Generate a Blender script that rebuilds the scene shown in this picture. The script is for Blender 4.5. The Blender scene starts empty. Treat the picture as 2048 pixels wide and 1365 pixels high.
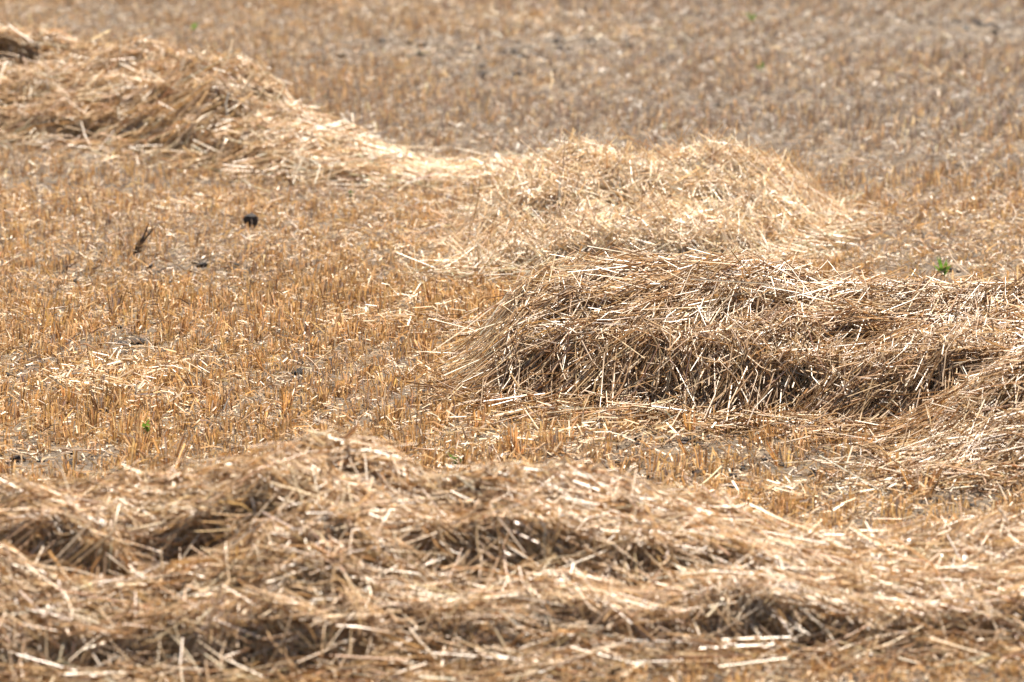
import bpy, math
import numpy as np
from mathutils import Vector, Matrix

# ------------------------------------------------------------------ camera, light
SC = bpy.context.scene
COL = SC.collection
CAM_H = 2.3
PITCH = math.atan(1608.0 / 11378.0)
FPX = 11378.0                       # focal length in photograph pixels (200 mm on 36 mm)
cam_d = bpy.data.cameras.new('camera')
cam_d.lens = 200
cam_d.sensor_width = 36
cam_d.clip_start = 0.5
cam_d.clip_end = 3000
cam_d.dof.use_dof = True
cam_d.dof.focus_distance = 15.5
cam_d.dof.aperture_fstop = 5.2
cam_d.dof.aperture_blades = 9
cam = bpy.data.objects.new('camera', cam_d)
cam.location = (0, 0, CAM_H)
cam.rotation_euler = (math.pi / 2 - PITCH, 0, 0)
COL.objects.link(cam)
SC.camera = cam

SUN_EL = math.radians(55)
SUN_AZ = math.radians(26)           # measured from +Y (behind the field) towards +X
world = bpy.data.worlds.new('World')
SC.world = world
world.use_nodes = True
wn = world.node_tree
bg = wn.nodes['Background']
sky = wn.nodes.new('ShaderNodeTexSky')
sky.sky_type = 'NISHITA'
sky.sun_disc = False
sky.sun_elevation = SUN_EL
sky.sun_rotation = SUN_AZ
wn.links.new(sky.outputs[0], bg.inputs[0])
bg.inputs[1].default_value = 0.05
sun_d = bpy.data.lights.new('sun', 'SUN')
sun_d.energy = 5.0
sun_d.angle = math.radians(0.5)
sun_d.color = (1.0, 0.935, 0.83)
sun = bpy.data.objects.new('sun', sun_d)
sdir = Vector((math.sin(SUN_AZ) * math.cos(SUN_EL), math.cos(SUN_AZ) * math.cos(SUN_EL), math.sin(SUN_EL)))
sun.rotation_euler = sdir.to_track_quat('Z', 'Y').to_euler()
sun.location = (0, 20, 12)
COL.objects.link(sun)
SC.view_settings.view_transform = 'Standard'
SC.view_settings.look = 'None'
SC.view_settings.gamma = 1
SC.view_settings.use_curve_mapping = False
SC.view_settings.exposure = 1.56
SC.render.engine = 'CYCLES'
SC.cycles.max_bounces = 8
SC.cycles.diffuse_bounces = 2
SC.cycles.use_denoising = True

rng = np.random.default_rng(11)
CP, SP = math.cos(PITCH), math.sin(PITCH)


def dist_of(py):
    """ground distance of a row of the photograph"""
    return CAM_H * (CP + 0) / 1.0 * (CP - (682.5 - py) / FPX * -SP * -1) / (SP - (682.5 - py) / FPX * CP) / CP


def ground(px, py, z=0.0):
    t = (682.5 - py) / FPX
    dz = z - CAM_H
    y = dz * (CP + t * SP) / (t * CP - SP)
    depth = y * CP - dz * SP
    return (px - 1024.0) / FPX * depth, y


def z_at(y, py):
    t = (682.5 - py) / FPX
    return CAM_H + y * (t * CP - SP) / (CP + t * SP)


def half_width(y):
    return y * 0.0925


# ------------------------------------------------------------------ noise
_perm = np.random.default_rng(3).permutation(4096)
_val = np.random.default_rng(4).random(4096) * 2 - 1


def vnoise(x, y, seed=0):
    x = np.asarray(x, float) + seed * 17.31
    y = np.asarray(y, float) + seed * 9.17
    xi = np.floor(x).astype(np.int64)
    yi = np.floor(y).astype(np.int64)
    fx = x - xi
    fy = y - yi
    fx = fx * fx * fx * (fx * (fx * 6 - 15) + 10)
    fy = fy * fy * fy * (fy * (fy * 6 - 15) + 10)

    def h(a, b):
        return _val[_perm[(_perm[a & 4095] + b) & 4095]]
    v00, v10, v01, v11 = h(xi, yi), h(xi + 1, yi), h(xi, yi + 1), h(xi + 1, yi + 1)
    return (v00 * (1 - fx) + v10 * fx) * (1 - fy) + (v01 * (1 - fx) + v11 * fx) * fy


def fbm(x, y, s=0, o=3):
    r = 0
    a = 1.0
    for k in range(o):
        r = r + a * vnoise(np.asarray(x) * 2 ** k, np.asarray(y) * 2 ** k, s + 5 * k)
        a *= 0.5
    return r / 1.6


def sstep(t):
    t = np.clip(t, 0, 1)
    return t * t * (3 - 2 * t)


# ------------------------------------------------------------------ materials
def straw_material(name, transl=0.3, rough=0.42, spec=0.45):
    m = bpy.data.materials.new(name)
    m.use_nodes = True
    nt = m.node_tree
    nt.nodes.clear()
    out = nt.nodes.new('ShaderNodeOutputMaterial')
    p = nt.nodes.new('ShaderNodeBsdfPrincipled')
    t = nt.nodes.new('ShaderNodeBsdfTranslucent')
    mix = nt.nodes.new('ShaderNodeMixShader')
    at = nt.nodes.new('ShaderNodeAttribute')
    at.attribute_name = 'Col'
    tc = nt.nodes.new('ShaderNodeTexCoord')
    nz = nt.nodes.new('ShaderNodeTexNoise')
    nz.inputs['Scale'].default_value = 90
    nz.inputs['Detail'].default_value = 2
    mr = nt.nodes.new('ShaderNodeMapRange')
    mr.inputs[1].default_value = 0.3
    mr.inputs[2].default_value = 0.7
    mr.inputs[3].default_value = 0.78
    mr.inputs[4].default_value = 1.15
    mul = nt.nodes.new('ShaderNodeVectorMath')
    mul.operation = 'SCALE'
    L = nt.links.new
    L(tc.outputs['Object'], nz.inputs['Vector'])
    L(nz.outputs['Fac'], mr.inputs[0])
    L(at.outputs['Color'], mul.inputs[0])
    L(mr.outputs[0], mul.inputs['Scale'])
    L(mul.outputs[0], p.inputs['Base Color'])
    p.inputs['Roughness'].default_value = rough
    p.inputs['Specular IOR Level'].default_value = spec
    gm = nt.nodes.new('ShaderNodeGamma')          # light that passes through straw comes out more amber
    gm.inputs['Gamma'].default_value = 1.25
    L(mul.outputs[0], gm.inputs[0])
    L(gm.outputs[0], t.inputs['Color'])
    mix.inputs[0].default_value = transl
    L(p.outputs[0], mix.inputs[1])
    L(t.outputs[0], mix.inputs[2])
    L(mix.outputs[0], out.inputs[0])
    return m


def noise_material(name, stops, scale, bump=0.4, bscale=60, rough=0.9, dist=0.02, scale2=None):
    m = bpy.data.materials.new(name)
    m.use_nodes = True
    nt = m.node_tree
    p = nt.nodes['Principled BSDF']
    p.inputs['Roughness'].default_value = rough
    p.inputs['Specular IOR Level'].default_value = 0.2
    tc = nt.nodes.new('ShaderNodeTexCoord')
    nz = nt.nodes.new('ShaderNodeTexNoise')
    nz.inputs['Scale'].default_value = scale
    nz.inputs['Detail'].default_value = 6
    nz.inputs['Roughness'].default_value = 0.65
    cr = nt.nodes.new('ShaderNodeValToRGB')
    e = cr.color_ramp.elements
    while len(e) < len(stops):
        e.new(0.5)
    for k, (q, c) in enumerate(stops):
        e[k].position = q
        e[k].color = (*c, 1)
    nb = nt.nodes.new('ShaderNodeTexNoise')
    nb.inputs['Scale'].default_value = bscale
    nb.inputs['Detail'].default_value = 5
    bp = nt.nodes.new('ShaderNodeBump')
    bp.inputs['Strength'].default_value = bump
    bp.inputs['Distance'].default_value = dist
    L = nt.links.new
    L(tc.outputs['Object'], nz.inputs['Vector'])
    L(tc.outputs['Object'], nb.inputs['Vector'])
    L(nz.outputs['Fac'], cr.inputs[0])
    L(cr.outputs[0], p.inputs['Base Color'])
    L(nb.outputs['Fac'], bp.inputs['Height'])
    L(bp.outputs[0], p.inputs['Normal'])
    return m


M_straw = straw_material('cut_straw', 0.32, 0.36, 0.5)
M_stub = straw_material('stubble_stems', 0.38, 0.5, 0.35)
M_litter = straw_material('chaff', 0.22, 0.5, 0.4)
M_green = straw_material('green_leaf', 0.4, 0.45, 0.4)
M_soil = noise_material('dry_soil', [(0.3, (0.05, 0.036, 0.025)), (0.5, (0.11, 0.08, 0.053)), (0.75, (0.22, 0.16, 0.10))], 7, 0.8, 70)
M_clod = noise_material('dark_clod', [(0.3, (0.045, 0.037, 0.032)), (0.7, (0.125, 0.105, 0.09))], 40, 0.8, 160, dist=0.01)
M_core = noise_material('shaded_packed_straw', [(0.3, (0.05, 0.03, 0.014)), (0.6, (0.15, 0.09, 0.042)), (0.8, (0.24, 0.155, 0.08))], 45, 1.0, 150, dist=0.02)  # inside of the heaps; brown darkened to deepen the shade in the hollows
M_wood = noise_material('dead_stalk', [(0.3, (0.06, 0.043, 0.03)), (0.7, (0.17, 0.12, 0.085))], 60, 0.5, 200)

# straw colours (base colours of the straw itself)
CREAM = (0.82, 0.63, 0.415)
PALE = (0.64, 0.435, 0.24)
GOLD = (0.52, 0.325, 0.145)
AMBER = (0.38, 0.21, 0.085)
BROWN = (0.23, 0.13, 0.063)
GREY = (0.34, 0.265, 0.21)
ASH = (0.24, 0.19, 0.155)
WHITE = (0.86, 0.76, 0.60)


def pick(n, pal, jitter=0.12, r=None):
    r = r or rng
    cols = np.array([c for c, w in pal])
    w = np.array([w for c, w in pal], float)
    c = cols[r.choice(len(pal), n, p=w / w.sum())]
    return np.clip(c * (1 + r.normal(0, jitter, (n, 1))) * (1 + r.normal(0, 0.03, (n, 3))), 0.01, 0.9)


# ------------------------------------------------------------------ mesh makers
def mesh_from(name, V, Q, C=None, mat=None, smooth=True):
    """V (n,3), Q (m,k) faces of k corners, C (n,3) vertex colours"""
    me = bpy.data.meshes.new(name)
    n, (m, k) = len(V), Q.shape
    me.vertices.add(n)
    me.vertices.foreach_set('co', V.astype(np.float32).ravel())
    me.loops.add(m * k)
    me.loops.foreach_set('vertex_index', Q.astype(np.int32).ravel())
    me.polygons.add(m)
    me.polygons.foreach_set('loop_start', np.arange(0, m * k, k, dtype=np.int32))
    me.polygons.foreach_set('loop_total', np.full(m, k, dtype=np.int32))
    me.polygons.foreach_set('use_smooth', np.full(m, smooth))
    me.update(calc_edges=True)
    if C is not None:
        a = me.color_attributes.new('Col', 'FLOAT_COLOR', 'POINT')
        a.data.foreach_set('color', np.c_[C, np.ones(n)].astype(np.float32).ravel())
    if mat:
        me.materials.append(mat)
    return me


def strands(P, R, C, sides=3, twist=None):
    """P (N,K,3) centre lines, R (N,K) or (N,) radii, C (N,3) or (N,K,3).  sides=1: flat ribbon"""
    N, K, _ = P.shape
    T = np.empty_like(P)
    T[:, 1:-1] = P[:, 2:] - P[:, :-2]
    T[:, 0] = P[:, 1] - P[:, 0]
    T[:, -1] = P[:, -1] - P[:, -2]
    T /= np.linalg.norm(T, axis=2, keepdims=True) + 1e-9
    ref = np.random.default_rng(N).normal(size=(N, 1, 3)) if twist is None else twist
    A = np.cross(T, np.broadcast_to(ref, T.shape))
    A /= np.linalg.norm(A, axis=2, keepdims=True) + 1e-9
    B = np.cross(T, A)
    R = np.broadcast_to(R[:, None] if R.ndim == 1 else R, (N, K))[..., None]
    if C.ndim == 2:
        C = np.broadcast_to(C[:, None, :], (N, K, 3))
    if sides == 1:
        ring = np.stack([P - A * R, P + A * R], 2)
        S = 2
        pairs = [(0, 1)]
    elif sides == 2:                    # a split, half open stalk
        ring = np.stack([P - A * R, P - B * R * 0.8, P + A * R], 2)
        S = 3
        pairs = [(0, 1), (1, 2)]
    else:
        S = sides
        ring = np.stack([P + (A * math.cos(2 * math.pi * k / S) + B * math.sin(2 * math.pi * k / S)) * R for k in range(S)], 2)
        pairs = [(k, (k + 1) % S) for k in range(S)]
    V = ring.reshape(-1, 3)
    CC = np.repeat(C[:, :, None, :], S, 2).reshape(-1, 3)
    base = (np.arange(N) * K * S)[:, None]
    Q = []
    for k in range(K - 1):
        for a, b in pairs:
            Q.append(base + np.array([k * S + a, k * S + b, (k + 1) * S + b, (k + 1) * S + a]))
    Q = np.stack(Q, 1).reshape(-1, 4)
    return V, Q, CC


def join(parts):
    V, Q, C, o = [], [], [], 0
    for v, q, c in parts:
        V.append(v)
        Q.append(q + o)
        C.append(c)
        o += len(v)
    return np.concatenate(V), np.concatenate(Q), np.concatenate(C)


def link(name, me, parent=None, loc=None, **props):
    o = bpy.data.objects.new(name, me)
    COL.objects.link(o)
    if parent:
        o.parent = parent
    if loc is not None:
        o.location = loc
    for k, v in props.items():
        o[k] = v
    return o


def thing(name, loc, label, category, group=None):
    o = link(name, None, None, loc, label=label, category=category)
    o.empty_display_size = 0.2
    if group:
        o['group'] = group
    return o


# ------------------------------------------------------------------ terrain
def ground_z(x, y):
    return 0.012 * fbm(np.asarray(x) * 1.3, np.asarray(y) * 1.3, 1, 3) + 0.006 * fbm(np.asarray(x) * 9, np.asarray(y) * 9, 2, 3)


# ------------------------------------------------------------------ windrows
class Row:
    def __init__(s, cols, D, frac, lump, tiers, mixt, seed, edge=0.0):
        """cols: (px, py front base, py crest) in the photograph; D depth (number or per column)"""
        D = D if isinstance(D, (list, tuple)) else [D] * len(cols)
        X, F, Cc, H, Dd = [], [], [], [], []
        for (px, pb, pc), d in zip(cols, D):
            x, yf = ground(px, pb)
            yc = yf + d * frac
            X.append(x)
            F.append(yf)
            Cc.append(yc)
            H.append(max(z_at(yc, pc), 0.0))
            Dd.append(d)
        s.X, s.F, s.C, s.H, s.D = map(np.array, (X, F, Cc, H, Dd))
        s.frac, s.lump, s.tiers, s.mixt, s.seed, s.edge = frac, lump, tiers, mixt, seed, edge
        s.x0, s.x1 = X[0], X[-1]
        s.y0, s.y1 = s.F.min() - 0.1, (s.F + s.D).max() + 0.1

    def sect(s, x):
        return [np.interp(x, s.X, a) for a in (s.F, s.C, s.H, s.D)]

    carves = None

    def hollow(s, x, y):
        k = np.zeros(np.shape(x))
        for (cx, cy, rx, ry, dp) in (s.carves or []):
            yy = cy - y + 0.03 * vnoise(x * 9, x * 0, s.seed + 9)
            band = sstep(yy / 0.035) * (1 - sstep((yy - 0.35 * ry) / (0.65 * ry)))
            k = np.maximum(k, dp * band * np.exp(-((x - cx) / rx) ** 4))
        return k

    def carve(s, lst):
        """lst: (px, py of the shelf's edge, half width px, height px, depth)"""
        out = []
        for (px, py, rw, rh, dp) in lst:
            ys = np.linspace(s.y0, s.y1, 600)
            xs = (px - 1024) / FPX * ys * 1.01
            zs = s.h(xs, ys)
            ray = CAM_H + ys * (((682.5 - py) / FPX) * CP - SP) / (CP + ((682.5 - py) / FPX) * SP)
            hit = np.nonzero(zs > ray)[0]
            if len(hit) == 0:
                continue
            j = hit[0]
            sc = FPX / ys[j]
            out.append((xs[j], ys[j] + 0.02, rw / sc, max(0.08, 1.25 * rh / sc), min(0.97, dp * 1.2)))
        s.carves = out

    def h(s, x, y):
        r_ = s.h0(x, y)
        return r_ * (1 - s.hollow(x, y)) if s.carves else r_

    def h0(s, x, y):
        x, y = np.asarray(x, float), np.asarray(y, float)
        f, c, hh, d = s.sect(x)
        wob = 0.09 * fbm(x * 3.1, y * 0.9, s.seed, 2)
        t = (y - f + wob) / (c - f)
        b = (y - c) / (f + d - c)
        tt = np.clip(t + 0.30 * fbm(x * 1.9, y * 1.9, s.seed + 1, 3), 0, 1.2)
        n = s.tiers
        fr = tt * n - np.floor(tt * n)
        ter = (np.floor(tt * n) + sstep(fr / 0.28)) / n
        bs = 0.2 + 0.32 * (s.seed == 31) + 0.5 * sstep((x - 0.25) / 0.3) * (s.seed == 21)
        smooth = bs * sstep(t / (0.14 + 0.16 * (s.seed == 31))) + (1 - bs) * np.clip(t, 0, 1) ** 0.9
        mx = np.clip(s.mixt * (0.75 + 1.3 * vnoise(x * 2.3, y * 1.2, s.seed + 7)), 0.05, 0.8)
        front = np.clip(mx * np.clip(ter, 0, 1) + (1 - mx) * smooth, 0, 1) * sstep(t / 0.12)
        back = np.cos(np.clip(b, 0, 1) * math.pi / 2)
        prof = np.where(t < 1, front, back)
        prof = np.where(t <= 0, 0, prof)
        lumps = 1 + s.lump * (fbm(x * 4.5, y * 4.5, s.seed + 2, 3) + 0.7 * fbm(x * 14, y * 14, s.seed + 3, 2))
        k = np.minimum(sstep((x - s.x0) / 0.25 + (s.edge < 1)), sstep((s.x1 - x) / 0.25 + (s.edge < 2)))
        return hh * prof * lumps * k


# foreground windrow across the whole lower third
row_front = Row([(-700, 1300, 1010), (0, 1385, 982), (200, 1385, 968), (400, 1375, 938), (600, 1365, 908), (700, 1362, 918), (800, 1355, 962),
                 (900, 1355, 968), (1000, 1352, 942), (1120, 1350, 955), (1250, 1346, 990), (1450, 1340, 1012), (1560, 1336, 1052),
                 (1700, 1332, 1088), (1850, 1328, 1100), (1980, 1325, 1080), (2100, 1322, 1062), (2750, 1320, 1050)],
                1.25, 0.62, 0.16, 2.4, 0.38, 21)
# middle windrow at the right
row_mid = Row([(860, 790, 790), (905, 808, 735), (960, 822, 645), (1040, 828, 572), (1150, 834, 532), (1300, 845, 530), (1450, 858, 540), (1560, 866, 552),
               (1700, 876, 566), (1850, 884, 580), (2000, 890, 590), (2200, 900, 600), (2700, 910, 600)],
              1.2, 0.70, 0.12, 2.6, 0.2, 31, 1)
# pale heap behind it
row_pale = Row([(830, 560, 560), (900, 562, 500), (960, 560, 430), (1040, 560, 365), (1130, 560, 328), (1200, 560, 312), (1320, 555, 318), (1450, 548, 322), (1540, 530, 342),
                (1600, 505, 362), (1660, 480, 408), (1740, 470, 452)],
               [1.1, 1.2, 1.5, 1.7, 1.7, 1.7, 1.6, 1.5, 1.3, 1.0, 0.7, 0.5], 0.62, 0.24, 2.5, 0.3, 41, 2)
# far windrow coming in from the left
row_far = Row([(-700, 270, 60), (-100, 285, 72), (0, 290, 76), (90, 300, 95), (200, 306, 112), (300, 318, 118), (400, 335, 113), (450, 345, 140), (520, 358, 190), (600, 366, 232),
               (700, 374, 268), (780, 380, 308), (860, 384, 341), (950, 386, 339), (1020, 382, 331), (1100, 378, 335), (1160, 375, 375)],
              [1.5, 1.5, 1.5, 1.5, 1.5, 1.5, 1.5, 1.4, 1.3, 1.2, 1.1, 0.9, 0.8, 0.8, 0.8, 0.7, 0.5], 0.6, 0.24, 2.8, 0.35, 51, 2)
row_far.edge = 1.5
# lobe spilling towards the viewer at the right edge
row_lobe = Row([(1640, 955, 955), (1720, 966, 925), (1800, 970, 890), (1880, 972, 842), (1960, 972, 790), (2048, 970, 738), (2150, 966, 700), (2700, 960, 690)],
               [0.5, 0.6, 0.75, 0.9, 1.0, 1.0, 1.0, 1.0], 0.66, 0.2, 2.0, 0.35, 61, 1)
row_front.carve([(60, 1085, 110, 95, .75), (230, 1085, 120, 90, .8), (350, 1090, 90, 100, .8), (560, 1035, 110, 40, .5), (640, 1080, 70, 40, .5), (900, 1140, 110, 60, .7),
                 (30, 1075, 90, 110, .9), (430, 1100, 60, 70, .7), (1130, 1125, 120, 40, .5), (1190, 1215, 130, 50, .7), (1560, 1262, 110, 40, .7), (1750, 1265, 150, 45, .85), (1950, 1268, 110, 40, .8), (200, 1300, 120, 45, .8),
                 (560, 1305, 90, 45, .7), (400, 1200, 90, 35, .5), (1480, 1130, 120, 25, .4), (1700, 1160, 120, 25, .4), (850, 1240, 100, 35, .5)])
row_mid.carve([(985, 680, 45, 70, .8), (1110, 735, 80, 50, .8), (1290, 690, 45, 60, .8), (1190, 625, 70, 40, .5), (1600, 735, 45, 60, .8), (1710, 680, 50, 40, .7), (1900, 760, 70, 50, .7), (1165, 548, 45, 22, .5),
               (1400, 750, 60, 45, .6), (1480, 640, 70, 30, .5), (1310, 590, 60, 20, .4), (1800, 640, 60, 25, .5), (1560, 790, 90, 35, .7)])
row_pale.carve([(1222, 312, 35, 22, .6), (1560, 410, 50, 35, .6), (1400, 425, 60, 22, .5), (930, 505, 40, 30, .7), (1100, 420, 40, 15, .3), (1330, 380, 50, 15, .3)])
row_far.carve([(205, 172, 45, 30, .7), (25, 115, 50, 50, .8), (190, 285, 60, 28, .8), (320, 215, 55, 20, .6), (270, 262, 50, 22, .6), (365, 130, 45, 25, .5), (60, 200, 60, 18, .5), (100, 255, 50, 15, .4)])
row_lobe.carve([(2040, 790, 60, 50, .85), (1920, 880, 50, 30, .5)])
ROWS = [row_front, row_mid, row_pale, row_far, row_lobe]


def heap_z(x, y):
    r = np.zeros(np.broadcast(x, y).shape)
    for w in ROWS:
        inside = (x > w.x0) & (x < w.x1) & (y > w.y0) & (y < w.y1)
        if inside.any():
            r[inside] = np.maximum(r[inside], w.h(x[inside], y[inside]))
    return r


# soil patches that show through: (px, py, radius px x, radius px y, strength)
BARE = [(110, 935, 120, 35, 1), (40, 740, 60, 25, .6), (260, 690, 60, 25, .9), (370, 540, 110, 22, .8), (470, 575, 100, 25, .5), (200, 560, 150, 40, .5), (640, 745, 60, 20, .5),
        (1380, 900, 190, 35, .9), (1560, 935, 180, 40, .8), (1250, 955, 130, 28, .9), (1700, 985, 150, 30, .7), (1930, 990, 120, 30, .7), (860, 800, 60, 20, .5),
        (830, 100, 170, 22, .9), (1150, 95, 120, 18, .9), (1030, 105, 60, 12, 1), (1000, 150, 120, 14, .6), (1960, 62, 150, 18, 1), (1500, 215, 150, 12, .4),
        (1600, 580, 200, 25, .8), (1850, 550, 140, 22, .7), (1180, 830, 120, 18, .4), (700, 130, 80, 10, .5)]
_b = []
for (px, py, rx, ry, st) in BARE:
    x, y = ground(px, py)
    x2, _ = ground(px + rx, py)
    _, y2 = ground(px, py - ry)
    _b.append((x, y, x2 - x, y2 - y, st))


def bare(x, y):
    r = np.zeros(np.shape(x))
    for (cx, cy, rx, ry, st) in _b:
        r = np.maximum(r, st * np.exp(-((x - cx) / rx) ** 2 - ((y - cy) / ry) ** 2))
    return np.clip(r * 1.1 + 0.35 * np.clip(fbm(x * 3.0, y * 1.5, 71, 3), 0, 1), 0, 1)


def greyness(x, y):
    """how grey the stubble is: weathered patches, and greyer towards the far right"""
    g = sstep((y - 17.5) / 6.0) * (0.5 + 0.48 * sstep((x + 1.0) / 2.2)) + 0.28 * fbm(x * 1.6, y * 0.7, 77, 3)
    return np.clip(g + 0.35 * bare(x, y), 0, 1)


def xy_in_field(n, y0=10.6, y1=31.0, margin=0.55, near_bias=1.0):
    """uniform over the trapezoid in view plus a margin"""
    out = []
    tot = 0
    wmax = half_width(y1) + margin
    while tot < n:
        y = rng.uniform(y0, y1, n * 2)
        x = rng.uniform(-wmax, wmax, n * 2)
        k = np.abs(x) < half_width(y) + margin
        if near_bias != 1.0:
            k &= rng.random(n * 2) < (y0 / y) ** near_bias
        out.append(np.c_[x[k], y[k]])
        tot += k.sum()
    return np.concatenate(out)[:n].T


# ground sheet: fine in view, coarse to the horizon
gx = np.concatenate([-np.geomspace(900, 4.2, 26), np.arange(-3.9, 3.901, 0.06), np.geomspace(4.2, 900, 26)])
gy = np.concatenate([-np.geomspace(200, 1, 14), np.array([2, 5, 8, 9.5]), np.arange(10.3, 32.0, 0.07), np.geomspace(32.5, 2200, 34)])
XX, YY = np.meshgrid(gx, gy)
ZZ = ground_z(XX, YY) * np.where((np.abs(XX) < 60) & (YY < 90), 1, 0)
bb = bare(XX, YY)
ZZ = ZZ + 0.014 * bb * np.clip(fbm(XX * 16, YY * 16, 5, 2), -0.3, 1)
V = np.c_[XX.ravel(), YY.ravel(), ZZ.ravel()]
ny, nx = XX.shape
idx = np.arange(nx * ny).reshape(ny, nx)
Q = np.stack([idx[:-1, :-1], idx[:-1, 1:], idx[1:, 1:], idx[1:, :-1]], -1).reshape(-1, 4)
g = link('ground', mesh_from('ground', V, Q, None, M_soil), kind='structure')


# ------------------------------------------------------------------ stubble
def field_pal(gr, n):
    """colour of field straw from its greyness"""
    a = pick(n, [(GOLD, 4.5), (AMBER, 2.0), (PALE, 4.0), (BROWN, 0.8), (GREY, 0.6)])
    b = pick(n, [(GREY, 4), (ASH, 1.5), (BROWN, 1.2), (PALE, 1.6), (CREAM, 0.5)])
    k = (rng.random(n) < gr)[:, None]
    m = gr[:, None] * 0.55
    return np.where(k, b, a * (1 - m) + b * m) * 0.98


def stubble(n_tuft, mean, y0, y1, K=3, margin=0.55):
    x, y = xy_in_field(n_tuft, y0, y1, margin)
    # drill rows 12.5 cm apart, lightly oblique
    rowdir = math.radians(78)
    nx_, ny_ = -math.sin(rowdir), math.cos(rowdir)
    q = (x * nx_ + y * ny_) / 0.125
    off = (np.round(q) - q) * 0.125 * 0.65
    x, y = x + off * nx_, y + off * ny_
    b = bare(x, y)
    keep = (rng.random(n_tuft) > b * 0.8) & (heap_z(x, y) < 0.035)
    x, y, b = x[keep], y[keep], b[keep]
    cnt = rng.poisson(mean, len(x)) + 1
    i = np.repeat(np.arange(len(x)), cnt)
    N = len(i)
    tuft_h = (0.052 + 0.022 * fbm(x * 1.7, y * 1.1, 81, 2)) * (1 - 0.45 * sstep(3.0 * fbm(x * 0.45 + y * 0.12, y * 1.5, 83, 2) - 0.3)) * rng.uniform(0.55, 1.25, len(x)) * (1 - 0.45 * b)
    sx, sy = x[i] + rng.normal(0, 0.017, N), y[i] + rng.normal(0, 0.017, N)
    H = tuft_h[i] * rng.uniform(0.55, 1.12, N)
    lean = rng.normal(0, 0.10, (len(x), 2))[i] + rng.normal(0, 0.13, (N, 2))
    fallen = rng.random(N) < 0.10
    lean[fallen] *= 5
    z0 = ground_z(sx, sy) - 0.004
    t = np.linspace(0, 1, K)
    P = np.empty((N, K, 3))
    bend = rng.normal(0, 0.12, (N, 2))
    P[:, :, 0] = sx[:, None] + H[:, None] * (lean[:, :1] * t + bend[:, :1] * t ** 2 * 0.5)
    P[:, :, 1] = sy[:, None] + H[:, None] * (lean[:, 1:] * t + bend[:, 1:] * t ** 2 * 0.5)
    P[:, :, 2] = z0[:, None] + H[:, None] * t * np.where(fallen, 0.75, 1)[:, None]
    R = rng.uniform(0.0012, 0.0024, N)
    R = np.repeat(R[:, None], K, 1)
    C = field_pal(greyness(sx, sy), N)
    C = np.repeat(C[:, None, :], K, 1)
    C[:, -1] *= 1.12
    return strands(P, R, np.clip(C, 0, .9), 2)


def leaves(n, y0, y1, margin=0.5):
    """torn leaf sheaths hanging between the stems"""
    x, y = xy_in_field(n, y0, y1, margin)
    k = (heap_z(x, y) < 0.035) & (rng.random(n) > bare(x, y) * 0.6)
    x, y = x[k], y[k]
    N = len(x)
    a = rng.uniform(0, 2 * math.pi, N)
    L = rng.uniform(0.02, 0.07, N)
    z = rng.uniform(0.0, 0.045, N)
    t = np.linspace(0, 1, 3)
    el = rng.normal(0.5, 0.6, N)
    P = np.empty((N, 3, 3))
    P[:, :, 0] = x[:, None] + np.cos(a)[:, None] * L[:, None] * t
    P[:, :, 1] = y[:, None] + np.sin(a)[:, None] * L[:, None] * t
    P[:, :, 2] = np.maximum(ground_z(x, y)[:, None] + z[:, None] + L[:, None] * (np.sin(el)[:, None] * t - rng.uniform(0, 1.2, (N, 1)) * t ** 2), ground_z(x, y)[:, None] + 0.002)
    R = rng.uniform(0.001, 0.0024, N)
    R = R[:, None] * np.array([1, 0.9, 0.3])
    return strands(P, R, field_pal(greyness(x, y) * 0.9, N) * 1.05, 1)


def litter(n, y0, y1, Lr, Rr, pal, zr=0.012, margin=0.5, K=2, on_heaps=False):
    x, y = xy_in_field(n, y0, y1, margin)
    b = bare(x, y)
    clump = fbm(x * 5, y * 3, 91, 3)
    k = (rng.random(n) > b * 0.6) & (rng.random(n) < 0.75 + 0.6 * clump)
    if not on_heaps:
        k &= heap_z(x, y) < 0.05
    x, y = x[k], y[k]
    N = len(x)
    a = rng.uniform(0, 2 * math.pi, N)
    L = rng.uniform(*Lr, N)
    t = np.linspace(-0.5, 0.5, K)
    el = rng.normal(0, 0.28, N)
    P = np.empty((N, K, 3))
    P[:, :, 0] = x[:, None] + np.cos(a)[:, None] * L[:, None] * t
    P[:, :, 1] = y[:, None] + np.sin(a)[:, None] * L[:, None] * t
    P[:, :, 2] = (ground_z(x, y) + 0.003 + rng.exponential(zr, N))[:, None] + L[:, None] * np.sin(el)[:, None] * t
    P[:, :, 2] = np.maximum(P[:, :, 2], ground_z(x, y)[:, None] + 0.002)
    R = rng.uniform(*Rr, N)
    C = pick(N, pal)
    gr = greyness(x, y)[:, None]
    gcol = C.mean(1, keepdims=True) * np.array([[1.0, 0.88, 0.76]]) * 0.86
    C = C * (1 - gr * 0.75) + gcol * gr * 0.75
    up = rng.normal(0, 0.75, (N, 1, 3)) + np.array([0, 0, 1.0])
    return strands(P, R, C, 1, up)


PAL_LIT = [(CREAM, 1.4), (PALE, 3), (GOLD, 4.5), (WHITE, 0.1), (AMBER, 2.5), (BROWN, 1.2)]
V, Q, C = join([stubble(16000, 5.0, 10.6, 18, 3), stubble(19000, 4.2, 18, 31, 2)])
o = link('wheat_stubble', mesh_from('wheat_stubble', V, Q, C, M_stub), kind='stuff')
V, Q, C = join([leaves(21000, 10.6, 20), leaves(12000, 20, 31)])
o = link('dry_leaf_litter', mesh_from('dry_leaf_litter', V, Q, C, M_stub), kind='stuff')
V, Q, C = join([litter(200000, 10.6, 20, (0.006, 0.03), (0.0008, 0.0020), PAL_LIT),
                litter(75000, 20, 31, (0.01, 0.04), (0.001, 0.0022), PAL_LIT)])
o = link('chaff_litter', mesh_from('chaff_litter', V, Q, C, M_litter), kind='stuff')


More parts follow.
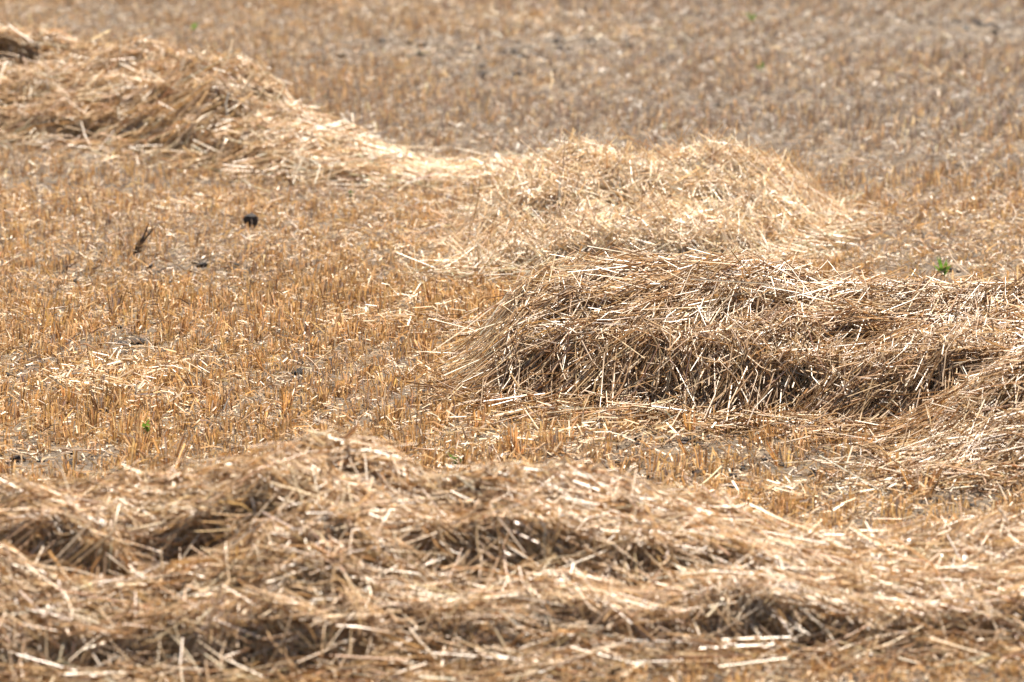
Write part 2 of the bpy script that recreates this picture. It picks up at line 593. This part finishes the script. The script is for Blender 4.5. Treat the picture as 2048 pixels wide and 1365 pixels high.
# pale trails of chaff left on the stubble: (px, py, radius x, radius y, pieces)
def trails(lst):
    out = []
    for (px, py, rx, ry, m) in lst:
        m = int(m * (0.3 if py > 200 else 0.14))
        rx, ry = rx * 1.3, ry * 1.25
        cx, cy = ground(px, py)
        sx = rx * cy / FPX
        sy = ground(px, py - ry)[1] - cy
        x = cx + rng.normal(0, 0.6, m) * sx
        y = cy + rng.normal(0, 0.6, m) * sy
        k = (heap_z(x, y) < 0.04) & (fbm(x * 6, y * 4, 95, 3) > -0.15)
        x, y = x[k], y[k]
        n = len(x)
        a = rng.uniform(0, 6.28, n)
        L = rng.uniform(0.015, 0.07, n)
        t = np.linspace(-0.5, 0.5, 2)
        P = np.empty((n, 2, 3))
        P[:, :, 0] = x[:, None] + np.cos(a)[:, None] * L[:, None] * t
        P[:, :, 1] = y[:, None] + np.sin(a)[:, None] * L[:, None] * t
        P[:, :, 2] = (ground_z(x, y) + 0.012 + rng.uniform(0, 0.045, n))[:, None] + (L * rng.normal(0, 0.3, n))[:, None] * t
        out.append(strands(P, rng.uniform(0.0012, 0.0026, n), pick(n, [(CREAM, 3), (PALE, 4), (WHITE, 0.6), (GOLD, 3)]), 1, rng.normal(0, 0.6, (n, 1, 3)) + np.array([0, 0, 1.0])))
    return join(out)


V, Q, C = trails([(700, 8, 160, 8, 1600), (900, 25, 160, 10, 2400), (1080, 48, 130, 12, 2200), (1230, 80, 120, 14, 1800), (1000, 110, 260, 30, 2200), (560, 95, 90, 10, 500),
                  (230, 765, 110, 28, 1500), (300, 800, 120, 20, 1000), (720, 655, 110, 20, 1200), (860, 630, 80, 20, 900), (600, 660, 60, 15, 400), (430, 425, 80, 14, 600),
                  (1250, 880, 260, 30, 1600), (1500, 1010, 250, 25, 1500), (900, 880, 150, 25, 700), (640, 400, 200, 22, 600), (860, 420, 110, 25, 400), (860, 520, 70, 30, 300),
                  (1650, 140, 200, 14, 900), (1850, 160, 150, 12, 700), (250, 340, 240, 14, 900)])
link('chaff_trails', mesh_from('chaff_trails', V, Q, C, M_litter), kind='stuff')


# ------------------------------------------------------------------ straw of the windrows
def sample_on(w, n, face=1.4):
    xs, ys = [], []
    tot = 0
    while tot < n:
        x = rng.uniform(w.x0, w.x1, 4 * n)
        y = rng.uniform(w.y0, w.y1, 4 * n)
        k = np.abs(x) < half_width(y) + 0.6
        x, y = x[k], y[k]
        h = w.h(x, y)
        e = 0.02
        gyy = (w.h(x, y + e) - w.h(x, y - e)) / (2 * e)
        _, c, hh, _ = w.sect(x)
        wt = (0.35 + face * np.clip(gyy, 0, 1.5)) * np.where(y > c + 0.12, 0.35, 1) * (1 - 0.93 * w.hollow(x, y))
        k = (h > 0.008) & (rng.random(len(x)) < wt / (0.35 + face * 1.5))
        xs.append(x[k])
        ys.append(y[k])
        tot += k.sum()
    return np.concatenate(xs)[:n], np.concatenate(ys)[:n]


def lay(w, x, y, a, L, K, stiff, z_off, curl, tip):
    """centre lines of straws lying over the windrow from (x, y) along a"""
    N = len(x)
    t = np.linspace(-0.5, 0.5, K)
    ang = a[:, None] + curl[:, None] * t
    X = x[:, None] + np.cos(ang) * L[:, None] * t
    Y = y[:, None] + np.sin(ang) * L[:, None] * t
    S = w.h(X, Y) + ground_z(X, Y)
    line = S[:, :1] + (S[:, -1:] - S[:, :1]) * (t + 0.5)
    # a stiff straw rests on the highest thing under it
    lift = np.clip((S - line).max(1), 0, 0.10)
    Z = stiff[:, None] * (line + 0.75 * lift[:, None]) + (1 - stiff[:, None]) * S
    Z = Z + z_off[:, None] + tip[:, None] * L[:, None] * t
    # keep the real length where the surface is steep
    P = np.stack([X, Y, Z], 2)
    kk = rng.random(N) < 0.22
    P[kk, K // 2] += rng.normal(0, 0.11, (kk.sum(), 3)) * L[kk][:, None] * np.array([1, 1, 0.5])
    mid = P[:, K // 2:K // 2 + 1]
    ln = np.linalg.norm(np.diff(P, axis=1), axis=2).sum(1)
    sc = np.clip(L / ln, 0.45, 1)[:, None, None]
    return mid + (P - mid) * sc


def wisps(w, n_w, per, Lr, flow, spread, jit, pal, K=3, R=(0.0009, 0.0019), depth=0.045, up=0.018, tipv=0.12, face=1.4, sub=1.0, pal2=None, pf=None):
    x, y = sample_on(w, n_w, face)
    a0 = flow(x, y) + rng.normal(0, spread, n_w)
    L0 = rng.uniform(*Lr, n_w)
    zo = rng.uniform(-depth, up, n_w)
    cnt = rng.poisson(per, n_w) + 1
    i = np.repeat(np.arange(n_w), cnt)
    N = len(i)
    da = rng.normal(0, jit, N)
    wid = rng.normal(0, 0.022 * sub, N)
    alo = rng.normal(0, 0.05 * sub, N)
    X = x[i] - np.sin(a0[i]) * wid + np.cos(a0[i]) * alo
    Y = y[i] + np.cos(a0[i]) * wid + np.sin(a0[i]) * alo
    L = L0[i] * rng.uniform(0.35, 1.1, N)
    P = lay(w, X, Y, a0[i] + da, L, K, np.clip(rng.normal(0.6, 0.25, N), 0, 1), zo[i] + rng.normal(0, 0.009, N),
            rng.normal(0, 0.35, n_w)[i] + rng.normal(0, 0.15, N), rng.normal(0, tipv, n_w)[i] + rng.normal(0, tipv * 0.7, N))
    cw = pick(n_w, pal, 0.1)[i]
    cs = pick(N, pal, 0.1)
    C = cw * 0.45 + cs * 0.55
    if pf:
        C = np.where((rng.random(N) < pf(X, Y))[:, None], pick(N, pal2), C)
    r = rng.uniform(*R, N) * 1.12
    m = rng.random(N) < 0.75
    up_ = rng.normal(0, 0.55, (N, 1, 3)) + np.array([0, 0, 1.0])
    return join([strands(P[m], r[m], C[m], 2, up_[m]), strands(P[~m], r[~m], C[~m])])


def bits(w, n, Lr, pal, R=(0.0012, 0.003), depth=0.02, up=0.012, face=1.2):
    """short broken pieces and leaf ribbons among the straw"""
    x, y = sample_on(w, n, face)
    N = len(x)
    a = rng.uniform(0, 2 * math.pi, N)
    L = rng.uniform(*Lr, N)
    P = lay(w, x, y, a, L, 3, np.full(N, 0.5), rng.uniform(-depth, up, N), rng.normal(0, 0.9, N), rng.normal(0, 0.45, N))
    r = rng.uniform(*R, N)[:, None] * np.array([0.8, 1, 0.5])
    return strands(P, r, pick(N, pal), 1, rng.normal(0, 0.7, (N, 1, 3)) + np.array([0, 0, 1.0]))


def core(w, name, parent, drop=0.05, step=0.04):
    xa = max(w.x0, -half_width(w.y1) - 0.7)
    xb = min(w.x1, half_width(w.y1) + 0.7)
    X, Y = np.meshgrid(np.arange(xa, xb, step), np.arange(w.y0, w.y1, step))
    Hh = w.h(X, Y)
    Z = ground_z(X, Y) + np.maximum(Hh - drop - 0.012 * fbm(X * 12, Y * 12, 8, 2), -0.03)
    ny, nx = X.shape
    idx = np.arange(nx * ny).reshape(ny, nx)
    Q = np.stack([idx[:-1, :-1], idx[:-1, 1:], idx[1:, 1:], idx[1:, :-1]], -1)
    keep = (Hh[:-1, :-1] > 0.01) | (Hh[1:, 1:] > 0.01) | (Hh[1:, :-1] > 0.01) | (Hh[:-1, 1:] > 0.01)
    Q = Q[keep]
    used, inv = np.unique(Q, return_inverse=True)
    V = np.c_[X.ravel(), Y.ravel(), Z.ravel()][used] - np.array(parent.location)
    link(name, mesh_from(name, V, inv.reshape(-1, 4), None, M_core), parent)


# a dozen single straws, unit length along X, shared by all the straws that are parts or things
def single_straws(pal, n=10, seed=1, leafy=0.3):
    r = np.random.default_rng(seed)
    out = []
    for k in range(n):
        K = 6
        t = np.linspace(-0.5, 0.5, K)
        P = np.zeros((1, K, 3))
        P[0, :, 0] = t
        P[0, :, 1] = r.normal(0, 0.08) * (t ** 2 * 4)
        P[0, :, 2] = r.normal(0, 0.05) * (t ** 2 * 4)
        if k % 3 == 2:                      # kinked
            P[0, 3:, 1] += (t[3:] - t[2]) * r.choice([-1, 1]) * r.uniform(0.3, 0.9)
        rad = np.full((1, K), 0.011) * np.array([[1, 1.0, 0.97, 0.95, 0.9, 0.85]])
        c = pick(1, pal, 0.08, r)
        v, q, cc = strands(P, rad, c, 5)
        prt = [(v, q, cc)]
        if r.random() < leafy:              # a dry leaf sheath along it
            Pl = P[:, 2:5].copy()
            Pl[0, :, 1] += np.array([0.01, 0.05, 0.10])
            Pl[0, :, 2] += np.array([0.008, 0.02, 0.0])
            prt.append(strands(Pl, np.array([[0.018, 0.016, 0.004]]), c * 0.95, 1))
        V, Q, C = join(prt)
        out.append(mesh_from('straw', V, Q, C, M_straw))
    return out


def orient(P0, P1):
    d = P1 - P0
    L = d.length
    q = d.to_track_quat('X', 'Z')
    return L, q


def straw_parts(w, parent, meshes, n, Lr, flow, spread, up=0.02, tipv=0.18, thick=1.0, face=0.8):
    x, y = sample_on(w, n * 4, face)
    k = (np.abs(x) < half_width(y) + 0.02)
    _, c, _, _ = w.sect(x)
    k &= y < c + 0.1
    x, y = x[k][:n], y[k][:n]
    n = len(x)
    a = flow(x, y) + rng.normal(0, spread, n)
    L = rng.uniform(*Lr, n)
    P = lay(w, x, y, a, L, 3, np.full(n, 1.0), rng.uniform(0.004, up, n), np.zeros(n), rng.normal(0, tipv, n))
    loc = np.array(parent.location)
    for j in range(n):
        p0, p1 = Vector(P[j, 0] - loc), Vector(P[j, 2] - loc)
        Ls, q = orient(p0, p1)
        o = bpy.data.objects.new('straw', meshes[int(rng.integers(len(meshes)))])
        COL.objects.link(o)
        o.parent = parent
        o.location = (p0 + p1) / 2
        roll = q @ Vector((1, 0, 0))
        o.rotation_mode = 'QUATERNION'
        o.rotation_quaternion = Matrix.Rotation(rng.uniform(0, 6.28), 4, roll).to_quaternion() @ q
        tk = rng.uniform(0.13, 0.23) * thick
        o.scale = (Ls, tk, tk)


def build_row(w, label, group, sets, bit_sets, part_args, pal_parts, seed):
    cx = (max(w.x0, -3) + min(w.x1, 3)) / 2
    cy = float(np.interp(cx, w.X, w.F + w.D * 0.5))
    e = thing('straw_windrow', (cx, cy, 0.0), label, 'straw windrow', group)
    core(w, 'shaded_packed_straw', e)
    V, Q, C = join([wisps(w, **k) for k in sets] + [bits(w, **k) for k in bit_sets])
    link('tangled_straw', mesh_from('tangled_straw', V - np.array(e.location), Q, C, M_straw), e, kind='stuff')
    straw_parts(w, e, single_straws(pal_parts, 10, seed), **part_args)
    return e


rad = math.radians
PAL_F = [(PALE, 4.2), (GOLD, 3.8), (AMBER, 2.8), (CREAM, 2.6), (BROWN, 1.3), (WHITE, 0.5)]
PAL_M = [(GOLD, 4.2), (PALE, 3.4), (AMBER, 3.6), (CREAM, 1.6), (BROWN, 2.0), (GREY, 0.3), (WHITE, 0.2)]
PAL_P = [(CREAM, 6.5), (PALE, 3.5), (GOLD, 1.5), (WHITE, 3.0), (AMBER, 0.6)]
PAL_X = [(GOLD, 4), (AMBER, 2.6), (PALE, 4), (CREAM, 2.4), (BROWN, 0.6)]
PAL_TOP = [(CREAM, 4), (WHITE, 0.8), (PALE, 4), (GOLD, 2.5)]

pf_far = lambda x, y: 0.85 * sstep(((1024 + x / y * FPX) - 480) / 260)
pf_mid = lambda x, y: 0.8 * sstep((1260 + 90 * fbm(x * 3, y * 3, 111, 2) - (1024 + x / y * FPX)) / 220) * sstep((y - 15.35) / 0.3)
fl_front = lambda x, y: rad(8) + 0.5 * fbm(x * 1.6, y * 1.6, 101, 2)
fl_mid = lambda x, y: rad(52) + rad(-22) * sstep((y - 15.4) / 0.4) + 0.9 * fbm(x * 2.6, y * 2.6, 102, 2)
fl_pale = lambda x, y: rad(20) + 1.5 * fbm(x * 2, y * 2, 103, 2)
fl_far = lambda x, y: rad(12) + 0.5 * fbm(x * 1.5, y * 1.5, 104, 2)
fl_lobe = lambda x, y: rad(40) + 0.8 * fbm(x * 2.4, y * 2.4, 105, 2)

build_row(row_front, 'long blurred golden straw windrow crossing the whole foreground above the bottom edge', 'rows of raked straw on the field',
          [dict(n_w=3000, per=8, Lr=(0.12, 0.28), flow=fl_front, spread=0.5, jit=0.24, pal=PAL_F),
           dict(n_w=8000, per=0.6, Lr=(0.08, 0.22), flow=fl_front, spread=1.1, jit=0.5, pal=PAL_F, up=0.022, tipv=0.3, R=(0.0012, 0.0026))],
          [dict(n=22000, Lr=(0.02, 0.07), pal=PAL_F)],
          dict(n=260, Lr=(0.08, 0.24), flow=lambda x, y: np.full(len(x), rad(75)), spread=0.9, tipv=0.3, up=0.03, thick=0.75), PAL_TOP, 1)
build_row(row_mid, 'sharp golden brown straw windrow reaching the right edge, combed down towards the left', 'rows of raked straw on the field',
          [dict(n_w=2900, per=9, Lr=(0.17, 0.38), flow=fl_mid, spread=0.5, jit=0.24, pal=PAL_M, pal2=PAL_P, pf=pf_mid),
           dict(n_w=7500, per=0.6, Lr=(0.06, 0.2), flow=fl_mid, spread=1.1, jit=0.5, pal=PAL_M, up=0.02, tipv=0.35, R=(0.001, 0.0021))],
          [dict(n=18000, Lr=(0.015, 0.05), pal=PAL_M, R=(0.0009, 0.0022))],
          dict(n=280, Lr=(0.08, 0.24), flow=fl_mid, spread=0.8, tipv=0.25, up=0.02, thick=0.7), PAL_TOP, 2)
build_row(row_pale, 'pale bleached loose straw heap with stalks sticking up behind the sharp middle windrow', 'rows of raked straw on the field',
          [dict(n_w=1700, per=7, Lr=(0.12, 0.30), flow=fl_pale, spread=0.9, jit=0.35, pal=PAL_P, K=3, R=(0.0012, 0.0023)),
           dict(n_w=5200, per=0.5, Lr=(0.10, 0.26), flow=fl_pale, spread=1.6, jit=0.5, pal=PAL_P, up=0.04, tipv=0.6, K=3)],
          [dict(n=16000, Lr=(0.02, 0.07), pal=PAL_P)],
          dict(n=240, Lr=(0.10, 0.30), flow=fl_pale, spread=1.6, tipv=0.75, up=0.05, thick=0.62), PAL_TOP, 3)
build_row(row_far, 'far blurred orange straw windrow entering from the upper left and thinning out to the right', 'rows of raked straw on the field',
          [dict(n_w=2000, per=8, Lr=(0.16, 0.36), flow=fl_far, spread=0.4, jit=0.18, pal=PAL_X, pal2=PAL_P, pf=pf_far, K=3, R=(0.0013, 0.0024)),
           dict(n_w=3000, per=0.6, Lr=(0.12, 0.28), flow=fl_far, spread=1.2, jit=0.5, pal=PAL_P, up=0.03, tipv=0.35, K=3, R=(0.0013, 0.0024))],
          [dict(n=16000, Lr=(0.03, 0.09), pal=PAL_X, R=(0.0018, 0.004))],
          dict(n=180, Lr=(0.12, 0.32), flow=fl_far, spread=0.8, tipv=0.3, up=0.03, thick=1.0), PAL_TOP, 4)
build_row(row_lobe, 'straw lobe at the right edge spilling down in front of the sharp middle windrow', 'rows of raked straw on the field',
          [dict(n_w=800, per=9, Lr=(0.18, 0.40), flow=fl_lobe, spread=0.35, jit=0.18, pal=PAL_M),
           dict(n_w=1500, per=0.6, Lr=(0.10, 0.22), flow=fl_lobe, spread=1.0, jit=0.5, pal=PAL_M, up=0.02, tipv=0.3)],
          [dict(n=8000, Lr=(0.015, 0.06), pal=PAL_M)],
          dict(n=80, Lr=(0.10, 0.26), flow=fl_lobe, spread=0.8, tipv=0.3, up=0.02, thick=0.8), PAL_TOP, 5)


# straw scattered around the feet of the windrows
def spill(n):
    P = []
    C = []
    w_n = [0.34, 0.3, 0.12, 0.12, 0.12]
    for w, f, fl in zip(ROWS, w_n, (fl_front, fl_mid, fl_pale, fl_far, fl_lobe)):
        m = int(n * f)
        x = rng.uniform(max(w.x0, -3.2), min(w.x1, 3.2), m)
        f_, c_, h_, d_ = w.sect(x)
        front = rng.random(m) < 0.6
        y = np.where(front, f_ - np.abs(rng.normal(0, 0.13, m)) + 0.05, f_ + d_ + np.abs(rng.normal(0, 0.12, m)) - 0.1)
        k = np.abs(x) < half_width(y) + 0.5
        x, y = x[k], y[k]
        m = len(x)
        a = fl(x, y) + rng.normal(0, 0.8, m)
        L = rng.uniform(0.05, 0.2, m)
        t = np.linspace(-0.5, 0.5, 3)
        p = np.empty((m, 3, 3))
        p[:, :, 0] = x[:, None] + np.cos(a)[:, None] * L[:, None] * t
        p[:, :, 1] = y[:, None] + np.sin(a)[:, None] * L[:, None] * t
        p[:, :, 2] = (ground_z(x, y) + rng.uniform(0.01, 0.06, m))[:, None] + (L * rng.normal(0, 0.22, m))[:, None] * t
        P.append(p)
        C.append(pick(m, PAL_P if w in (row_pale, row_far) else PAL_F))
    P = np.concatenate(P)
    C = np.concatenate(C)
    return strands(P, rng.uniform(0.0013, 0.0023, len(P)), C)


V, Q, C = spill(4500)
link('scattered_straw', mesh_from('scattered_straw', V, Q, C, M_straw), kind='stuff')


# ------------------------------------------------------------------ soil clods
def place_words(x, y):
    """where on the field, told by the straw rows"""
    if y > 19.6:
        return 'in the far field beyond the pale heap' if x > 0 else 'in the far field beyond the far windrow' if y > 22.5 else 'just below the far windrow at left'
    if y < 14.6:
        return 'between the foreground windrow and the middle windrow' if x > -0.2 else 'close behind the foreground windrow at left'
    if x > 0.3:
        return 'right of the pale heap behind the middle windrow' if y > 16.2 else 'at the foot of the middle windrow'
    return 'in the open stubble left of the pale heap' if y > 17 else 'in the open stubble left of the middle windrow'


def clod_mesh(seed):
    r = np.random.default_rng(seed)
    import bmesh
    bm = bmesh.new()
    bmesh.ops.create_icosphere(bm, subdivisions=2, radius=1)
    dirs = r.normal(size=(7, 3))
    dirs /= np.linalg.norm(dirs, axis=1, keepdims=True)
    for v in bm.verts:
        c = np.array(v.co)
        k = 1.0
        for d in dirs:
            k = min(k, 0.72 / max(1e-3, float(c @ d)) if c @ d > 0.72 else 1.0)
        v.co = Vector(c * k * (1 + r.normal(0, 0.06)))
        v.co.z *= 0.7
    me = bpy.data.meshes.new('soil_clod')
    bm.to_mesh(me)
    bm.free()
    me.materials.append(M_clod)
    return me


clods = [clod_mesh(s) for s in range(8)]
spots = []
while len(spots) < 240:
    b = _b[int(rng.integers(len(_b)))]
    if rng.random() > b[4]:
        continue
    x, y = b[0] + rng.normal(0, 0.6) * b[2], b[1] + rng.normal(0, 0.6) * b[3]
    if abs(x) > half_width(y) + 0.3 or heap_z(np.array([x]), np.array([y]))[0] > 0.02:
        continue
    spots.append((x, y))
for (x, y) in spots:
    me = clods[int(rng.integers(8))]
    o = link('soil_clod', me, None, (x, y, float(ground_z(x, y)) + 0.004),
             label='small dark clod of dry soil ' + place_words(x, y), category='soil clod', group='soil clods ' + place_words(x, y))
    s = rng.uniform(0.006, 0.019) * (1.25 if y > 22 else 1)
    o.scale = (s * rng.uniform(0.8, 1.4), s * rng.uniform(0.8, 1.4), s)
    o.rotation_euler = (0, 0, rng.uniform(0, 6.28))

# the large dark clod in the left of the field, with a twig beside it
def at(px, py, z=0.0):
    x, y = ground(px, py)
    return Vector((x, y, float(ground_z(x, y)) + z))


p = at(501, 460)
o = link('soil_clod', clod_mesh(77), None, p + Vector((0, 0, 0.034)), label='large dark brown clod standing alone in the golden stubble at left', category='soil clod')
o.scale = (0.03, 0.028, 0.04)


def tube(pts, r0, r1, col=None, mat=M_wood, name='stalk', sides=6):
    P = np.array([pts], float)
    K = P.shape[1]
    R = np.linspace(r0, r1, K)[None]
    C = np.array([col or (0.1, 0.08, 0.07)])
    V, Q, C = strands(P, R, C, sides)
    return mesh_from(name, V, Q, C, mat)


e = thing('dead_twig', at(478, 450), 'thin dark twig lying just left of the large dark clod', 'twig')
link('stem', tube([(-0.05, 0, 0.03), (-0.02, 0, 0.026), (0.03, 0.0, 0.018)], 0.0022, 0.003), e)

e = thing('dead_plant_stalk', at(275, 512), 'dark dead plant stump with thin branches leaning right in the stubble at left', 'dead plant')
link('stump', tube([(0, 0, -0.005), (0.003, 0, 0.018), (0.008, 0, 0.034), (0.014, 0, 0.05)], 0.014, 0.009), e)
for pts, r in ([[(0.01, 0, 0.03), (0.022, 0, 0.06), (0.040, 0, 0.106)], 0.0055], [[(0.012, 0, 0.028), (0.03, 0.004, 0.055), (0.066, 0.01, 0.094)], 0.004],
               [[(0.012, 0, 0.03), (0.028, -0.004, 0.055), (0.05, -0.01, 0.086)], 0.003]):
    link('branch', tube(pts, r, 0.0012), e)


# ------------------------------------------------------------------ stubble tufts that stand out
def tuft_mesh(seed, n, h, rad, splay, shade):
    r = np.random.default_rng(seed)
    a = r.uniform(0, 6.28, n)
    q = rad * np.sqrt(r.random(n))
    t = np.linspace(0, 1, 4)
    H = h * r.uniform(0.55, 1.1, n)
    P = np.empty((n, 4, 3))
    lx = np.cos(a) * q / rad * splay + r.normal(0, 0.08, n)
    ly = np.sin(a) * q / rad * splay + r.normal(0, 0.08, n)
    P[:, :, 0] = (np.cos(a) * q)[:, None] + (lx * H)[:, None] * t ** 1.4
    P[:, :, 1] = (np.sin(a) * q)[:, None] + (ly * H)[:, None] * t ** 1.4
    P[:, :, 2] = H[:, None] * t - 0.004
    C = pick(n, [(GOLD, 4), (AMBER, 3), (PALE, 2), (BROWN, 1), (GREY, 1)], 0.12, r) * shade
    v = strands(P, r.uniform(0.0014, 0.0026, n), C, 2)
    m = n // 3                                    # torn sheaths at the foot
    Pl = P[:m, :3].copy() * np.array([1.6, 1.6, 0.6])
    Pl[:, :, :2] += r.normal(0, 0.006, (m, 1, 2))
    w = strands(Pl, np.full((m, 3), 0.003) * np.array([[1, .9, .3]]), C[:m] * 1.1, 1)
    return mesh_from('stubble_tuft', *join([v, w]), M_stub)


tufts = [tuft_mesh(500 + k, 9 + (k * 5) % 11, 0.052 + 0.006 * (k % 4), 0.012 + 0.004 * (k % 3), 0.15 + 0.15 * (k % 3), 1.05 + 0.1 * (k % 4)) for k in range(12)]
n = 0
while n < 140:
    x, y = xy_in_field(1, 12.3, 17.0, 0.0)
    if heap_z(x, y)[0] > 0.02 or rng.random() < 0.5 * bare(x, y)[0]:
        continue
    o = link('stubble_tuft', tufts[n % 12], None, (float(x[0]), float(y[0]), float(ground_z(x, y)[0])),
             label='taller golden stubble tuft ' + place_words(x[0], y[0]), category='stubble tuft', group='stubble tufts ' + place_words(x[0], y[0]))
    k = rng.uniform(0.75, 1.2)
    o.scale = (k, k, k * rng.uniform(0.85, 1.15))
    o.rotation_euler = (rng.normal(0, 0.1), rng.normal(0, 0.1), rng.uniform(0, 6.28))
    n += 1
p = at(205, 822)
link('stubble_tuft', tuft_mesh(900, 46, 0.062, 0.034, 0.5, 0.8), None, p + Vector((0, 0.03, 0)),
     label='wide brown stubble tuft with a dark hollow under it, at left above the foreground windrow', category='stubble tuft')
o = link('soil_clod', clod_mesh(78), None, p + Vector((0, -0.008, 0.008)), label='flat dark lump added as the shadow in the hollow under the wide brown stubble tuft at left', category='soil clod')
o.scale = (0.026, 0.012, 0.016)  # dark lump added to stand for the shadow in the tuft's hollow


# ------------------------------------------------------------------ green weeds
def weed(px, py, size, blades, label, seed, broad=1.0, dark=0.0):
    r = np.random.default_rng(seed)
    e = thing('green_weed', at(px, py), label, 'weed')
    for k in range(blades):
        a = r.uniform(0, 6.28)
        L = size * r.uniform(0.6, 1.1)
        lean = r.uniform(0.15, 0.75)
        t = np.linspace(0, 1, 5)
        P = np.zeros((1, 5, 3))
        P[0, :, 0] = np.cos(a) * L * lean * t ** 1.3
        P[0, :, 1] = np.sin(a) * L * lean * t ** 1.3 * 0.6
        P[0, :, 2] = L * (t - 0.35 * lean * t ** 2)
        w = 0.0042 * broad * r.uniform(0.7, 1.2)
        R = np.array([[0.5, 1.0, 0.95, 0.6, 0.08]]) * w
        g = np.array([[0.20, 0.33, 0.06]]) * r.uniform(0.7, 1.3) * (1 - dark) + np.array([[0.05, 0.12, 0.05]]) * dark
        V, Q, C = strands(P, R, g, 1, np.array([[[math.cos(a), 3.0, 0.3]]]))
        link('blade', mesh_from('blade', V, Q, C, M_green), e)


weed(1886, 550, 0.072, 10, 'bright green grass tuft in the stubble at right above the middle windrow', 5, 1.3)
weed(293, 868, 0.040, 4, 'small green weed in the stubble at lower left above the foreground windrow', 6, 1.5)
weed(915, 925, 0.040, 4, 'small green weed just behind the dip in the foreground windrow', 7, 1.2, 0.3)
weed(1712, 415, 0.045, 3, 'small dark green weed right of the pale straw heap', 8, 1.2, 0.6)
weed(1182, 835, 0.045, 3, 'pale green broad weed leaf just below the middle windrow', 9, 1.8)
weed(385, 62, 0.06, 4, 'blurred green weed at the top left beyond the far windrow', 10, 1.6)
weed(1523, 145, 0.05, 4, 'blurred green weed in the far stubble at upper right', 12, 1.5)
weed(700, 400, 0.04, 3, 'tiny green weed below the far windrow at centre left', 13, 1.0, 0.4)
weed(1505, 45, 0.06, 4, 'blurred green weed close to the top edge right of centre', 14, 1.5)


# ------------------------------------------------------------------ single loose straws on the field
loose = single_straws(PAL_TOP, 12, 9)


def loose_straw(P0, P1, thick, label, group=None):
    L, q = orient(P0, P1)
    o = link('loose_straw', loose[int(rng.integers(len(loose)))], None, (P0 + P1) / 2, label=label, category='straw')
    if group:
        o['group'] = group
    o.rotation_mode = 'QUATERNION'
    o.rotation_quaternion = q
    o.scale = (L, thick, thick)


def span(px0, py0, z0, px1, py1, z1):
    a = Vector((*ground(px0, py0, z0), z0))
    b = Vector((*ground(px1, py1, z1), z1))
    return a, b


for (args, th, lab) in [
    ((830, 667, .06, 888, 669, .06), .2, 'long pale straw lying level on the stubble left of the middle windrow'),
    ((0, 532, .05, 36, 515, .07), .22, 'pale straw lying in the stubble at the left edge'),
    ((520, 1003 - 90, .05, 560, 940, .04), .2, 'short straw on the stubble just behind the foreground windrow'),
    ((1095, 150, .10, 1120, 185, .05), .25, 'bleached white stalk standing in the far stubble at upper centre'),
    ((1340, 985, .03, 1490, 952, .04), .2, 'long straw lying on the bare ground between the foreground and middle windrows'),
    ((1175, 795, .06, 1110, 780, .05), .2, 'pale straw leaning at the foot of the middle windrow'),
    ((505, 705, .05, 516, 722, .03), .24, 'short white straw in the stubble at left centre'),
]:
    A, B = span(*args)
    loose_straw(A, B, th, lab)
# the thick straw that sticks up from the crest of the foreground windrow
cx_, cy_ = ground(648, 905, 0.24)
yy = float(np.interp(cx_, row_front.X, row_front.C))
A = Vector((ground(640, 900)[0] * 0.83, yy, z_at(yy, 905)))
B = Vector((A.x + 0.085, yy - 0.02, A.z + 0.062))
loose_straw(A, B, 0.42, 'thick pale straw sticking up to the right from the highest foreground crest')
n = 0
while n < 130:
    x, y = xy_in_field(1, 11.5, 21, 0.0)
    x, y = float(x[0]), float(y[0])
    if heap_z(np.array([x]), np.array([y]))[0] > 0.02:
        continue
    a = rng.uniform(0, 6.28)
    L = rng.uniform(0.05, 0.16)
    z = float(ground_z(x, y)) + rng.uniform(0.02, 0.06)
    d = Vector((math.cos(a), math.sin(a), rng.normal(0, 0.35))) * L / 2
    loose_straw(Vector((x, y, z)) - d, Vector((x, y, z)) + d, rng.uniform(0.12, 0.2), 'short pale straw lying loose ' + place_words(x, y), 'loose straws ' + place_words(x, y))
    n += 1
